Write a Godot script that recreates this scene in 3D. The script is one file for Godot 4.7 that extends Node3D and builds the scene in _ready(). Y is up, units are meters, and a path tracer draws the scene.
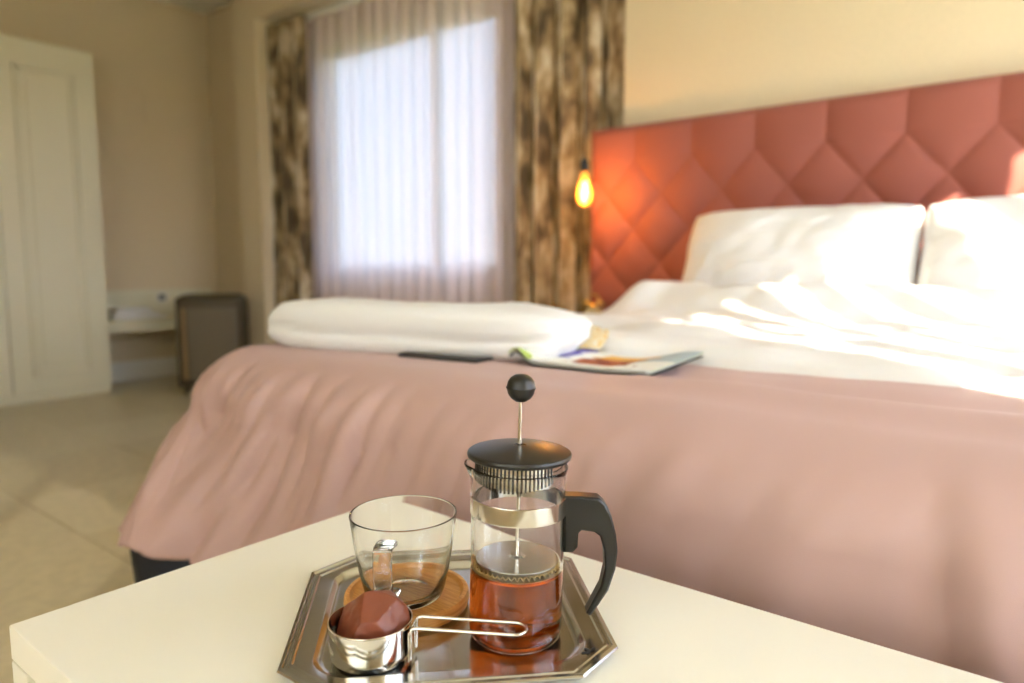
extends Node3D
# A hotel bedroom: tea tray on a cream bench at the foot of a bed, tufted headboard, curtained window.

const TABLE_Y := 0.555
var M := {}
var taken := {}

# ------------------------------------------------------------------ naming helpers
func numbered(called: String) -> String:
	if not taken.has(called):
		taken[called] = 0
		return called
	taken[called] += 1
	return "%s_%03d" % [called, taken[called]]

func tag(o: Node3D, label: String, category: String, group := "") -> Node3D:
	o.set_meta("label", label)
	o.set_meta("category", category)
	if group != "":
		o.set_meta("group", group)
	return o

func thing(called: String, label: String, category: String, at := Vector3.ZERO, turn := 0.0, group := "") -> Node3D:
	var o := Node3D.new()
	o.name = numbered(called)
	add_child(o, true)
	o.position = at
	o.rotation.y = turn
	return tag(o, label, category, group)

func part(called: String, mesh: Mesh, mat: Material, parent: Node3D, at := Vector3.ZERO, turn := Vector3.ZERO) -> MeshInstance3D:
	var o := MeshInstance3D.new()
	o.name = called
	o.mesh = mesh
	o.material_override = mat
	o.position = at
	o.rotation = turn
	parent.add_child(o, true)
	return o

func structure(called: String, mesh: Mesh, mat: Material, label: String, category: String) -> MeshInstance3D:
	var o := part(numbered(called), mesh, mat, self)
	o.set_meta("kind", "structure")
	tag(o, label, category)
	return o

# ------------------------------------------------------------------ mesh helpers
class Shape:
	var v := PackedVector3Array()
	var uv := PackedVector2Array()
	var tri := PackedInt32Array()

	func vert(p: Vector3, t := Vector2.ZERO) -> int:
		v.append(p)
		uv.append(t)
		return v.size() - 1

	func quad(a: int, b: int, c: int, d: int) -> void:
		tri.append_array([a, b, c, a, c, d])

	func triangle(a: int, b: int, c: int) -> void:
		tri.append_array([a, b, c])

	func join(o: Shape, x := Transform3D.IDENTITY) -> void:
		var base := v.size()
		for p in o.v:
			v.append(x * p)
		uv.append_array(o.uv)
		for i in o.tri:
			tri.append(i + base)

	func volume() -> float:
		var s := 0.0
		for i in range(0, tri.size(), 3):
			s += v[tri[i]].dot(v[tri[i + 1]].cross(v[tri[i + 2]]))
		return s

	# clockwise front faces: a closed shape that faces outwards has a negative volume
	func outward() -> Shape:
		if volume() > 0.0:
			flip()
		return self

	func flip() -> Shape:
		for i in range(0, tri.size(), 3):
			var t := tri[i]
			tri[i] = tri[i + 1]
			tri[i + 1] = t
		return self

	# crease: faces that meet at a wider angle than this many degrees keep a hard edge
	func mesh(crease := 35.0) -> ArrayMesh:
		var n := tri.size() / 3
		var fn := PackedVector3Array()
		fn.resize(n)
		var around := {}
		for i in n:
			var a := v[tri[i * 3]]
			var w := -(v[tri[i * 3 + 1]] - a).cross(v[tri[i * 3 + 2]] - a)
			fn[i] = w
			for k in 3:
				var key := Vector3i((v[tri[i * 3 + k]] * 200000.0).round())
				if around.has(key):
					around[key].append(i)
				else:
					around[key] = [i]
		var out_v := PackedVector3Array()
		var out_n := PackedVector3Array()
		var out_uv := PackedVector2Array()
		var least := cos(deg_to_rad(crease))
		for i in n:
			var own := fn[i].normalized()
			for k in 3:
				var p := v[tri[i * 3 + k]]
				var s := Vector3.ZERO
				for j: int in around[Vector3i((p * 200000.0).round())]:
					if crease >= 179.0 or own.dot(fn[j].normalized()) >= least:
						s += fn[j]
				if s.length_squared() < 1e-24:
					s = own if own.length_squared() > 0.5 else Vector3.UP
				out_v.append(p)
				out_n.append(s.normalized())
				out_uv.append(uv[tri[i * 3 + k]])
		var arrays := []
		arrays.resize(Mesh.ARRAY_MAX)
		arrays[Mesh.ARRAY_VERTEX] = out_v
		arrays[Mesh.ARRAY_NORMAL] = out_n
		arrays[Mesh.ARRAY_TEX_UV] = out_uv
		var m := ArrayMesh.new()
		m.add_surface_from_arrays(Mesh.PRIMITIVE_TRIANGLES, arrays)
		return m

# a box with rounded edges; steps 1 = chamfer, 2 = round
func box(size: Vector3, at := Vector3.ZERO, r := 0.0, steps := 1) -> Shape:
	var s := Shape.new()
	var h := size / 2.0
	r = minf(r, minf(h.x, minf(h.y, h.z)) * 0.98)
	if r <= 0.0:
		for i in 8:
			s.vert(at + Vector3(h.x if i & 1 else -h.x, h.y if i & 2 else -h.y, h.z if i & 4 else -h.z))
		for q in [[0, 2, 3, 1], [4, 5, 7, 6], [0, 4, 6, 2], [1, 3, 7, 5], [0, 1, 5, 4], [2, 6, 7, 3]]:
			s.quad(q[0], q[1], q[2], q[3])
		return s.outward()
	for axis in 3:
		var a := (axis + 1) % 3
		var b := (axis + 2) % 3
		var ca := ticks(h[a], r, steps)
		var cb := ticks(h[b], r, steps)
		for side in [-1.0, 1.0]:
			var grid := []
			for i in ca.size():
				var row := []
				for j in cb.size():
					var p := Vector3.ZERO
					p[axis] = h[axis] * side
					p[a] = ca[i]
					p[b] = cb[j]
					var inner := p.clamp(-h + Vector3.ONE * r, h - Vector3.ONE * r)
					row.append(s.vert(at + inner + (p - inner).normalized() * r))
				grid.append(row)
			for i in ca.size() - 1:
				for j in cb.size() - 1:
					if side > 0:
						s.quad(grid[i][j], grid[i][j + 1], grid[i + 1][j + 1], grid[i + 1][j])
					else:
						s.quad(grid[i][j], grid[i + 1][j], grid[i + 1][j + 1], grid[i][j + 1])
	return s.outward()

func ticks(h: float, r: float, steps: int) -> Array[float]:
	var c: Array[float] = []
	for k in steps + 1:
		c.append(-h + r * (1.0 - cos(PI / 2.0 * k / steps)) if steps > 1 else -h + r * k)
	for k in range(steps, -1, -1):
		c.append(-c[k])
	return c

func boxes(list: Array, r := 0.0) -> Shape:   # [[from, to], ...]
	var s := Shape.new()
	for b in list:
		var lo: Vector3 = b[0]
		var hi: Vector3 = b[1]
		s.join(box((hi - lo).abs(), (lo + hi) / 2.0, r))
	return s

# profile of (radius, height) turned about y; closed joins the last point to the first
func lathe(profile: Array, seg := 48, closed := false) -> Shape:
	var s := Shape.new()
	var rings := []
	for p: Vector2 in profile:
		var ring := []
		if p.x < 1e-6:
			var c := s.vert(Vector3(0, p.y, 0))
			for k in seg:
				ring.append(c)
		else:
			for k in seg:
				var a := TAU * k / seg
				ring.append(s.vert(Vector3(cos(a) * p.x, p.y, sin(a) * p.x)))
		rings.append(ring)
	var last := rings.size() if closed else rings.size() - 1
	for i in last:
		var r0: Array = rings[i]
		var r1: Array = rings[(i + 1) % rings.size()]
		for k in seg:
			var n := (k + 1) % seg
			if r0[k] == r0[n]:
				s.triangle(r0[k], r1[n], r1[k])
			elif r1[k] == r1[n]:
				s.triangle(r0[k], r0[n], r1[k])
			else:
				s.quad(r0[k], r0[n], r1[n], r1[k])
	return s.outward()

# a tube along points, radius one number or a list
func tube(path: Array, radius: Variant, seg := 10, closed := false) -> Shape:
	var s := Shape.new()
	var rings := []
	var n := path.size()
	var side := Vector3.ZERO
	for i in n:
		var a: Vector3 = path[(i - 1 + n) % n] if closed or i > 0 else path[0]
		var b: Vector3 = path[(i + 1) % n] if closed or i < n - 1 else path[n - 1]
		var t := (b - a).normalized()
		if side == Vector3.ZERO:
			side = t.cross(Vector3.UP if absf(t.y) < 0.9 else Vector3.RIGHT).normalized()
		side = (side - t * side.dot(t)).normalized()
		var up := side.cross(t)
		var r: float = radius[i] if radius is Array else radius
		var ring := []
		for k in seg:
			var g := TAU * k / seg
			ring.append(s.vert(path[i] + side * cos(g) * r + up * sin(g) * r))
		rings.append(ring)
	for i in (n if closed else n - 1):
		for k in seg:
			var m := (k + 1) % seg
			s.quad(rings[i][k], rings[i][m], rings[(i + 1) % n][m], rings[(i + 1) % n][k])
	if not closed:
		for e in [0, n - 1]:
			var c := s.vert(path[e])
			for k in seg:
				var m := (k + 1) % seg
				if e == 0:
					s.triangle(c, rings[e][m], rings[e][k])
				else:
					s.triangle(c, rings[e][k], rings[e][m])
	return s.outward()

# a grid of points from f(u, v), u and v in 0..1
func sheet(nu: int, nv: int, f: Callable, uv_scale := Vector2.ONE) -> Shape:
	var s := Shape.new()
	for j in nv + 1:
		for i in nu + 1:
			var t := Vector2(float(i) / nu, float(j) / nv)
			s.vert(f.call(t.x, t.y), t * uv_scale)
	for j in nv:
		for i in nu:
			var a := j * (nu + 1) + i
			s.quad(a, a + 1, a + nu + 2, a + nu + 1)
	return s

# the same with thickness: a closed shell, the second side moved against the sheet's own normal
func shell(nu: int, nv: int, f: Callable, thick: float, uv_scale := Vector2.ONE) -> Shape:
	var s := sheet(nu, nv, f, uv_scale)
	var normals := PackedVector3Array()
	normals.resize(s.v.size())
	for i in range(0, s.tri.size(), 3):
		var a := s.v[s.tri[i]]
		var w := (s.v[s.tri[i + 1]] - a).cross(s.v[s.tri[i + 2]] - a)
		for k in 3:
			normals[s.tri[i + k]] += w
	var n := s.v.size()
	for i in n:
		s.vert(s.v[i] - normals[i].normalized() * thick, s.uv[i])
	for i in range(0, nu * nv * 6, 3):
		s.triangle(s.tri[i] + n, s.tri[i + 2] + n, s.tri[i + 1] + n)
	var rim := []
	for i in nu:
		rim.append(i)
	for j in nv:
		rim.append(j * (nu + 1) + nu)
	for i in range(nu, 0, -1):
		rim.append(nv * (nu + 1) + i)
	for j in range(nv, 0, -1):
		rim.append(j * (nu + 1))
	for k in rim.size():
		var a: int = rim[k]
		var b: int = rim[(k + 1) % rim.size()]
		s.quad(b, a, a + n, b + n)
	return s.outward()

# a flat outline (x, y) pushed out along z with chamfered edges
func extruded(outline: PackedVector2Array, depth: float, bevel := 0.0) -> Shape:
	var s := Shape.new()
	if Geometry2D.is_polygon_clockwise(outline):
		outline.reverse()
	var n := outline.size()
	var inset := PackedVector2Array()
	for i in n:
		var a := outline[(i - 1 + n) % n]
		var b := outline[i]
		var c := outline[(i + 1) % n]
		var n0 := (b - a).orthogonal().normalized()
		var n1 := (c - b).orthogonal().normalized()
		var m := (n0 + n1).normalized()
		inset.append(b - m * bevel / maxf(0.5, m.dot(n0)) * (1.0 if (b - a).orthogonal().dot(m) > 0 else -1.0))
	if absf(area(inset)) > absf(area(outline)):
		for i in n:
			inset[i] = outline[i] * 2.0 - inset[i]
	var rings := []
	for layer in [[-depth / 2, inset], [-depth / 2 + bevel, outline], [depth / 2 - bevel, outline], [depth / 2, inset]]:
		var ring := []
		for p: Vector2 in layer[1]:
			ring.append(s.vert(Vector3(p.x, p.y, layer[0])))
		rings.append(ring)
	for k in 3:
		for i in n:
			var j := (i + 1) % n
			s.quad(rings[k][i], rings[k][j], rings[k + 1][j], rings[k + 1][i])
	var cap := Geometry2D.triangulate_polygon(inset)
	for i in range(0, cap.size(), 3):
		s.triangle(rings[0][cap[i]], rings[0][cap[i + 2]], rings[0][cap[i + 1]])
		s.triangle(rings[3][cap[i]], rings[3][cap[i + 1]], rings[3][cap[i + 2]])
	return s.outward()

func area(p: PackedVector2Array) -> float:
	var s := 0.0
	for i in p.size():
		s += p[i].cross(p[(i + 1) % p.size()])
	return s / 2.0

# ellipsoid-like ball whose points pass through f
func ball(nu: int, nv: int, f: Callable) -> Shape:
	var s := Shape.new()
	var rings := []
	for j in nv + 1:
		var ring := []
		var b := PI * j / nv
		if j == 0 or j == nv:
			var c := s.vert(f.call(Vector3(0, cos(b), 0)))
			for i in nu:
				ring.append(c)
		else:
			for i in nu:
				var a := TAU * i / nu
				ring.append(s.vert(f.call(Vector3(sin(b) * cos(a), cos(b), sin(b) * sin(a)))))
		rings.append(ring)
	for j in nv:
		for i in nu:
			var n := (i + 1) % nu
			if j == 0:
				s.triangle(rings[0][0], rings[1][i], rings[1][n])
			elif j == nv - 1:
				s.triangle(rings[j][i], rings[nv][0], rings[j][n])
			else:
				s.quad(rings[j][i], rings[j + 1][i], rings[j + 1][n], rings[j][n])
	return s.outward()

func noise(seed_: int, freq: float, octaves := 3) -> FastNoiseLite:
	var n := FastNoiseLite.new()
	n.seed = seed_
	n.noise_type = FastNoiseLite.TYPE_SIMPLEX_SMOOTH
	n.frequency = freq
	n.fractal_octaves = octaves
	return n

# ------------------------------------------------------------------ materials
func mat(called: String, c: Color, rough := 0.6, metal := 0.0) -> StandardMaterial3D:
	var m := StandardMaterial3D.new()
	m.resource_name = called
	m.albedo_color = c
	m.roughness = rough
	m.metallic = metal
	M[called] = m
	return m

func rgb(r: float, g: float, b: float) -> Color:
	return Color(r / 255.0, g / 255.0, b / 255.0)

func noise_image(seed_: int, freq: float, w: int, h: int, dark: Color, light: Color, stretch := Vector2.ONE) -> ImageTexture:
	var n := noise(seed_, freq, 4)
	var im := Image.create(w, h, false, Image.FORMAT_RGB8)
	for y in h:
		for x in w:
			# blend across the borders so that the picture repeats without seams
			var fx := float(x) / w
			var fy := float(y) / h
			var a := 0.0
			for e in [[0.0, 0.0], [1.0, 0.0], [0.0, 1.0], [1.0, 1.0]]:
				var wx: float = fx if e[0] > 0 else 1.0 - fx
				var wy: float = fy if e[1] > 0 else 1.0 - fy
				a += n.get_noise_2d((x - e[0] * w) * stretch.x, (y - e[1] * h) * stretch.y) * wx * wy
			im.set_pixel(x, y, dark.lerp(light, clampf(a * 1.3 + 0.5, 0, 1)))
	return ImageTexture.create_from_image(im)

func triplanar(m: StandardMaterial3D, tex: Texture2D, scale: float, relief: Texture2D = null, depth := 0.0) -> void:
	m.uv1_triplanar = true
	m.uv1_scale = Vector3.ONE * scale
	if tex:
		m.albedo_texture = tex
	if relief:
		m.heightmap_enabled = true
		m.heightmap_texture = relief
		m.heightmap_scale = depth

func make_materials() -> void:
	var speck := noise_image(3, 0.05, 256, 256, Color(0.94, 0.94, 0.94), Color.WHITE)
	var weave := noise_image(5, 0.35, 256, 256, Color(0.3, 0.3, 0.3), Color.WHITE)
	var wall := mat("wall_paint", rgb(232, 214, 180), 0.85)
	triplanar(wall, noise_image(4, 0.2, 128, 128, Color(0.985, 0.985, 0.985), Color.WHITE), 1.7)
	mat("ceiling_paint", rgb(243, 238, 226), 0.9)
	mat("white_trim", rgb(238, 234, 222), 0.5)
	mat("cream_lacquer", rgb(234, 228, 200), 0.42)
	var bench := mat("bench_lacquer", rgb(243, 238, 222), 0.38)
	bench.metallic_specular = 0.45
	for k in 3:
		var t := mat("floor_tile_%d" % k, [rgb(214, 201, 166), rgb(210, 196, 160), rgb(217, 204, 170)][k], 0.32)
		triplanar(t, speck, 1.3)
	mat("grout", rgb(176, 164, 138), 0.9)
	var pink := mat("pink_satin", rgb(196, 162, 154), 0.55)
	triplanar(pink, null, 9.0, weave, 0.02)
	pink.rim_enabled = true
	pink.rim = 0.35
	pink.rim_tint = 0.5
	var white := mat("white_linen", rgb(240, 238, 235), 0.85)
	triplanar(white, null, 7.0, weave, 0.03)
	var terry := mat("white_terry", rgb(243, 242, 240), 0.95)
	triplanar(terry, null, 12.0, weave, 0.12)
	var velvet := mat("rose_velvet", rgb(154, 86, 71), 0.75)
	triplanar(velvet, null, 9.0, weave, 0.02)
	velvet.rim_enabled = true
	velvet.rim = 0.5
	velvet.rim_tint = 0.6
	mat("navy_cloth", rgb(30, 33, 42), 0.8)
	mat("dark_wood", rgb(78, 52, 36), 0.45)
	mat("black_plastic", rgb(30, 29, 27), 0.33)
	mat("soft_black", rgb(30, 29, 28), 0.5)
	mat("chrome", rgb(226, 222, 214), 0.12, 1.0)
	mat("steel", rgb(205, 202, 195), 0.2, 1.0)
	var brushed := mat("tray_steel", rgb(196, 196, 193), 0.19, 1.0)
	brushed.roughness_texture = noise_image(9, 0.06, 256, 256, Color(0.75, 0.75, 0.75), Color.WHITE, Vector2(0.3, 2.0))
	brushed.uv1_triplanar = true
	brushed.uv1_scale = Vector3.ONE * 4.0
	mat("brass_gauze", rgb(206, 176, 112), 0.3, 1.0)
	mat("brass", rgb(190, 158, 92), 0.3, 1.0)
	var glass := mat("clear_glass", Color(1, 1, 1, 0.0), 0.0)
	glass.refraction_enabled = true
	glass.refraction_scale = 0.045
	var tinted := mat("cup_glass", Color(0.997, 1.0, 0.997, 0.0), 0.0)
	tinted.refraction_enabled = true
	tinted.refraction_scale = 0.046
	var tea := mat("amber_tea", Color(0.88, 0.44, 0.14, 0.0), 0.0)
	tea.refraction_enabled = true
	tea.refraction_scale = 0.034
	var pane := mat("window_pane", Color(1, 1, 1, 0.04), 0.0)
	pane.transparency = BaseMaterial3D.TRANSPARENCY_ALPHA
	var wood := mat("bamboo", Color.WHITE, 0.5)
	triplanar(wood, noise_image(21, 0.035, 256, 256, rgb(202, 136, 64), rgb(232, 174, 100), Vector2(0.25, 3.0)), 9.0)
	var choc := mat("milk_chocolate", rgb(124, 64, 42), 0.36)
	triplanar(choc, null, 14.0, weave, 0.03)
	var sheer := mat("lilac_voile", Color(0.88, 0.80, 0.78, 0.963), 0.9)
	sheer.transparency = BaseMaterial3D.TRANSPARENCY_ALPHA
	sheer.backlight_enabled = true
	sheer.backlight = Color(0.40, 0.40, 0.42)
	var voile := mat("diffuser_voile", Color(0.95, 0.93, 0.89, 0.8), 0.9)
	voile.transparency = BaseMaterial3D.TRANSPARENCY_ALPHA
	voile.backlight_enabled = true
	voile.backlight = Color(1.0, 0.98, 0.94)
	var strip := mat("blind_fabric", rgb(246, 238, 222), 0.9)
	strip.backlight_enabled = true
	strip.backlight = Color(0.9, 0.86, 0.78)
	var drape := mat("patterned_drape", Color.WHITE, 0.8)
	drape.albedo_texture = drape_print()
	mat("suitcase_shell", rgb(78, 70, 52), 0.5)
	mat("suitcase_panel", rgb(112, 102, 84), 0.6)
	mat("suitcase_strip", rgb(150, 124, 88), 0.6)
	mat("socket_grey", rgb(120, 124, 128), 0.4)
	mat("dial_cream", rgb(206, 182, 128), 0.5)
	mat("paper", rgb(238, 236, 228), 0.5)
	mat("magazine_back", rgb(46, 62, 52), 0.5)
	var cover := mat("magazine_print", Color.WHITE, 0.75)
	cover.albedo_texture = magazine_print()
	var yellow := mat("page_print", Color.WHITE, 0.4)
	yellow.albedo_texture = noise_image(44, 0.09, 64, 64, rgb(246, 206, 120), rgb(252, 248, 240))
	mat("engraving", rgb(70, 72, 76), 0.5, 0.7)
	var bulb := mat("amber_bulb", Color(1.0, 0.75, 0.35, 0.25), 0.05)
	bulb.transparency = BaseMaterial3D.TRANSPARENCY_ALPHA
	bulb.emission_enabled = true
	bulb.emission = Color(1.0, 0.62, 0.16)
	bulb.emission_energy_multiplier = 1.0
	var glow := mat("filament_glow", rgb(255, 210, 130), 0.5)
	glow.emission_enabled = true
	glow.emission = Color(1.0, 0.85, 0.5)
	glow.emission_energy_multiplier = 9.0
	mat("lawn", rgb(96, 120, 62), 0.95)
	mat("hedge_leaf", rgb(74, 112, 48), 0.7)
	mat("bark", rgb(92, 72, 54), 0.9)

# brown, umber and cream mottled print of the drapes
func drape_print() -> ImageTexture:
	var a := noise(31, 0.018, 3)
	var b := noise(32, 0.06, 3)
	var c := noise(33, 0.16, 2)
	var im := Image.create(512, 512, false, Image.FORMAT_RGB8)
	var stops := [rgb(84, 72, 56), rgb(132, 112, 84), rgb(174, 152, 116), rgb(208, 192, 164), rgb(232, 224, 206)]
	for y in 512:
		for x in 512:
			var t := 0.42 + a.get_noise_2d(x * 1.2, y * 0.55) * 0.75 + b.get_noise_2d(x * 0.9, y * 0.45) * 0.45 + c.get_noise_2d(x * 0.5, y * 0.4) * 0.12
			t = clampf(t, 0.0, 0.999) * 4.0
			var k := int(t)
			im.set_pixel(x, y, stops[k].lerp(stops[k + 1], t - k))
	return ImageTexture.create_from_image(im)

# a cookery spread: leaf-green and violet at the spine, bread and meat on a pale page
func magazine_print() -> ImageTexture:
	var im := Image.create(256, 192, false, Image.FORMAT_RGB8)
	var n := noise(41, 0.03, 3)
	for y in 192:
		for x in 256:
			var q := Vector2(x / 256.0, y / 192.0)
			var w := n.get_noise_2d(x, y)
			var c := rgb(236, 234, 226)
			if q.x < 0.16 + w * 0.05:
				c = rgb(170, 186, 92)
			elif q.x < 0.25 + w * 0.08 and q.y < 0.62:
				c = rgb(112, 100, 172)
			elif q.x > 0.38 + w * 0.1 and q.x < 0.76 + w * 0.12 and q.y > 0.15 and q.y < 0.85:
				c = rgb(190, 104, 58).lerp(rgb(126, 48, 28), clampf(w * 2.0 + 0.5, 0, 1))
				if q.y < 0.42:
					c = rgb(226, 176, 84)
			elif q.x > 0.72 and q.y < 0.55:
				c = rgb(176, 190, 194)
			im.set_pixel(x, y, c)
	return ImageTexture.create_from_image(im)

# ------------------------------------------------------------------ scene
func _ready() -> void:
	set_camera_and_light()
	make_materials()
	room()
	outdoors()
	windows()
	curtains()
	wall_furniture()
	bed()
	nightstand_and_lamp()
	bench_and_tray()
	tea_things()

func set_camera_and_light() -> void:
	var cam := Camera3D.new()
	cam.name = "camera"
	cam.position = Vector3(0, 0.9, 2.95)
	cam.rotation = Vector3(-deg_to_rad(6.07), deg_to_rad(38.6), 0)
	cam.near = 0.02
	cam.far = 200.0
	var look := CameraAttributesPhysical.new()
	look.frustum_focal_length = 25.126
	look.frustum_focus_distance = 0.68
	look.exposure_aperture = 3.1
	cam.attributes = look
	cam.fov = 51.06
	add_child(cam)
	cam.current = true

	var sky_mat := ProceduralSkyMaterial.new()
	sky_mat.sky_top_color = Color(0.70, 0.80, 0.94)
	sky_mat.sky_horizon_color = Color(0.87, 0.91, 0.98)
	sky_mat.ground_horizon_color = Color(0.62, 0.62, 0.56)
	sky_mat.ground_bottom_color = Color(0.40, 0.42, 0.34)
	sky_mat.sky_energy_multiplier = 3.25
	sky_mat.ground_energy_multiplier = 1.7
	var sky := Sky.new()
	sky.sky_material = sky_mat
	var env := Environment.new()
	env.background_mode = Environment.BG_SKY
	env.sky = sky
	env.tonemap_mode = Environment.TONE_MAPPER_LINEAR
	env.tonemap_exposure = 1.07
	env.sdfgi_enabled = true
	env.ssao_enabled = true
	env.ssil_enabled = true
	var around := WorldEnvironment.new()
	around.name = "world_environment"
	around.environment = env
	add_child(around)

	# late sun from the side window: it comes from +x and +z, 28 degrees up
	var sun := DirectionalLight3D.new()
	sun.name = "sun"
	var e := deg_to_rad(28.3)
	sun.look_at_from_position(Vector3.ZERO, -Vector3(0.8 * cos(e), sin(e), 0.6 * cos(e)))
	sun.light_color = Color(1.0, 0.95, 0.87)
	sun.light_energy = 9.5
	sun.light_angular_distance = 0.6
	sun.shadow_enabled = true
	sun.sky_mode = DirectionalLight3D.SKY_MODE_LIGHT_ONLY
	add_child(sun)

# the room: x -5.85 .. 1.2, z 0 (niche -0.3) .. 4.3, ceiling 2.97
func room() -> void:
	var floor_ := structure("floor", box(Vector3(7.5, 0.2, 5.2), Vector3(-2.325, -0.112, 1.9)).mesh(), M.grout, "pale beige tiled floor with thin joints", "floor")
	var xs := [-5.85]
	var x := -5.56
	while x < 1.2:
		xs.append(x)
		x += 0.6
	xs.append(1.2)
	var zs := [-0.3]
	var z := -0.36 + 0.6
	while z < 4.3:
		zs.append(z)
		z += 0.6
	zs.append(4.3)
	var rng := RandomNumberGenerator.new()
	rng.seed = 7
	for i in xs.size() - 1:
		for j in zs.size() - 1:
			var w: float = xs[i + 1] - xs[i] - 0.003
			var d: float = zs[j + 1] - zs[j] - 0.003
			var c := Vector3((xs[i] + xs[i + 1]) / 2.0, -0.006, (zs[j] + zs[j + 1]) / 2.0)
			part("tile", tile_mesh(w, d), M["floor_tile_%d" % rng.randi_range(0, 2)], floor_, c)
	structure("ceiling", box(Vector3(7.5, 0.2, 5.2), Vector3(-2.325, 3.07, 1.9)).mesh(), M.ceiling_paint, "plain white ceiling", "ceiling")
	structure("wall_left", box(Vector3(0.2, 3.2, 5.2), Vector3(-5.95, 1.4, 1.9)).mesh(), M.wall_paint, "tan wall behind the cream wardrobe", "wall")
	# wall with the bed and the window niche
	structure("wall_back", boxes([
		[Vector3(-1.70, -0.1, -0.6), Vector3(1.4, 3.0, 0.0)],
		[Vector3(-4.94, -0.1, -0.6), Vector3(-4.66, 3.0, 0.0)],
		[Vector3(-4.70, 2.62, -0.6), Vector3(-1.66, 3.0, -0.001)],
		[Vector3(-6.0, -0.1, -0.6), Vector3(-4.9, 3.0, -0.3)],
		[Vector3(-4.7, -0.1, -0.40), Vector3(-4.30, 2.7, -0.3)],
		[Vector3(-2.66, -0.1, -0.40), Vector3(-1.65, 2.7, -0.3)],
		[Vector3(-4.4, -0.1, -0.40), Vector3(-2.6, 0.80, -0.3)],
		[Vector3(-4.4, 2.40, -0.40), Vector3(-2.6, 2.7, -0.3)],
	]).mesh(), M.wall_paint, "warm cream wall behind the bed with a curtained window niche", "wall")
	# wall beside the bed, outside the frame, with the tall window the sun comes through
	structure("wall_right", boxes([
		[Vector3(1.2, -0.1, -0.3), Vector3(1.4, 3.0, 0.35)],
		[Vector3(1.2, -0.1, 2.95), Vector3(1.4, 3.0, 4.5)],
		[Vector3(1.2, 2.36, 0.3), Vector3(1.4, 3.0, 3.0)],
		[Vector3(1.2, -0.1, 0.3), Vector3(1.4, 0.12, 3.0)],
	]).mesh(), M.wall_paint, "cream wall beside the bed with a tall window", "wall")
	structure("wall_front", boxes([
		[Vector3(-6.0, -0.1, 4.3), Vector3(-1.0, 3.0, 4.5)],
		[Vector3(1.0, -0.1, 4.3), Vector3(1.4, 3.0, 4.5)],
		[Vector3(-1.05, 2.4, 4.3), Vector3(1.05, 3.0, 4.5)],
		[Vector3(-1.05, -0.1, 4.3), Vector3(1.05, 0.6, 4.5)],
	]).mesh(), M.wall_paint, "cream wall opposite the bed with a window", "wall")
	structure("baseboard_left", box(Vector3(0.016, 0.15, 4.6), Vector3(-5.842, 0.075, 2.0), 0.005).mesh(), M.white_trim, "white baseboard along the tan wall", "baseboard")
	structure("baseboard_back", boxes([
		[Vector3(-5.834, 0, -0.3), Vector3(-4.94, 0.15, -0.284)],
		[Vector3(-4.94, 0, 0.0), Vector3(-4.66, 0.15, 0.016)],
	], 0.004).mesh(), M.white_trim, "white baseboard round the pillar beside the curtain", "baseboard")

func tile_mesh(w: float, d: float) -> Mesh:
	var key := "tile %.3f %.3f" % [w, d]
	if not M.has(key):
		var s := Shape.new()
		var b := 0.0015
		var low := []
		var top := []
		for c in [[-1, -1], [1, -1], [1, 1], [-1, 1]]:
			low.append(s.vert(Vector3(c[0] * w / 2, -0.006, c[1] * d / 2)))
		var mid := []
		for c in [[-1, -1], [1, -1], [1, 1], [-1, 1]]:
			mid.append(s.vert(Vector3(c[0] * w / 2, 0.0048, c[1] * d / 2)))
		for c in [[-1, -1], [1, -1], [1, 1], [-1, 1]]:
			top.append(s.vert(Vector3(c[0] * (w / 2 - b), 0.006, c[1] * (d / 2 - b))))
		for i in 4:
			var j := (i + 1) % 4
			s.quad(low[i], low[j], mid[j], mid[i])
			s.quad(mid[i], mid[j], top[j], top[i])
		s.quad(top[0], top[1], top[2], top[3])
		s.quad(low[3], low[2], low[1], low[0])
		M[key] = s.outward().mesh(20)
	return M[key]

func outdoors() -> void:
	structure("ground", box(Vector3(80, 0.2, 80), Vector3(0, -3.3, 0)).mesh(), M.lawn, "green lawn below the windows", "ground")

# frame, sashes and panes in a wall opening; local x runs along the wall, z outwards
func window(called: String, label: String, at: Vector3, turn: float, w: float, h: float, splits: Array, g := 0.035) -> void:
	var o := Node3D.new()
	o.name = called
	add_child(o)
	o.position = at
	o.rotation.y = turn
	o.set_meta("kind", "structure")
	tag(o, label, "window")
	var f := 0.05
	part("frame", boxes([
		[Vector3(-w / 2, 0, -0.035), Vector3(-w / 2 + f, h, 0.035)], [Vector3(w / 2 - f, 0, -0.035), Vector3(w / 2, h, 0.035)],
		[Vector3(-w / 2, 0, -0.035), Vector3(w / 2, f, 0.035)], [Vector3(-w / 2, h - f, -0.035), Vector3(w / 2, h, 0.035)],
	], 0.006).mesh(), M.white_trim, o)
	var edges := [-w / 2 + f]
	for s in splits:
		edges.append(s)
	edges.append(w / 2 - f)
	for i in edges.size() - 1:
		var a: float = edges[i]
		var b: float = edges[i + 1]
		var sash := part("sash", boxes([
			[Vector3(a, f, -0.025), Vector3(a + g, h - f, 0.03)], [Vector3(b - g, f, -0.025), Vector3(b, h - f, 0.03)],
			[Vector3(a + g, f, -0.025), Vector3(b - g, f + g, 0.03)], [Vector3(a + g, h - f - g, -0.025), Vector3(b - g, h - f, 0.03)],
		], 0.005).mesh(), M.white_trim, o)
		part("pane", box(Vector3(b - a - 2 * g + 0.01, h - 2 * f - 2 * g + 0.01, 0.004), Vector3((a + b) / 2, h / 2, 0)).mesh(), M.window_pane, sash)

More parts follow.
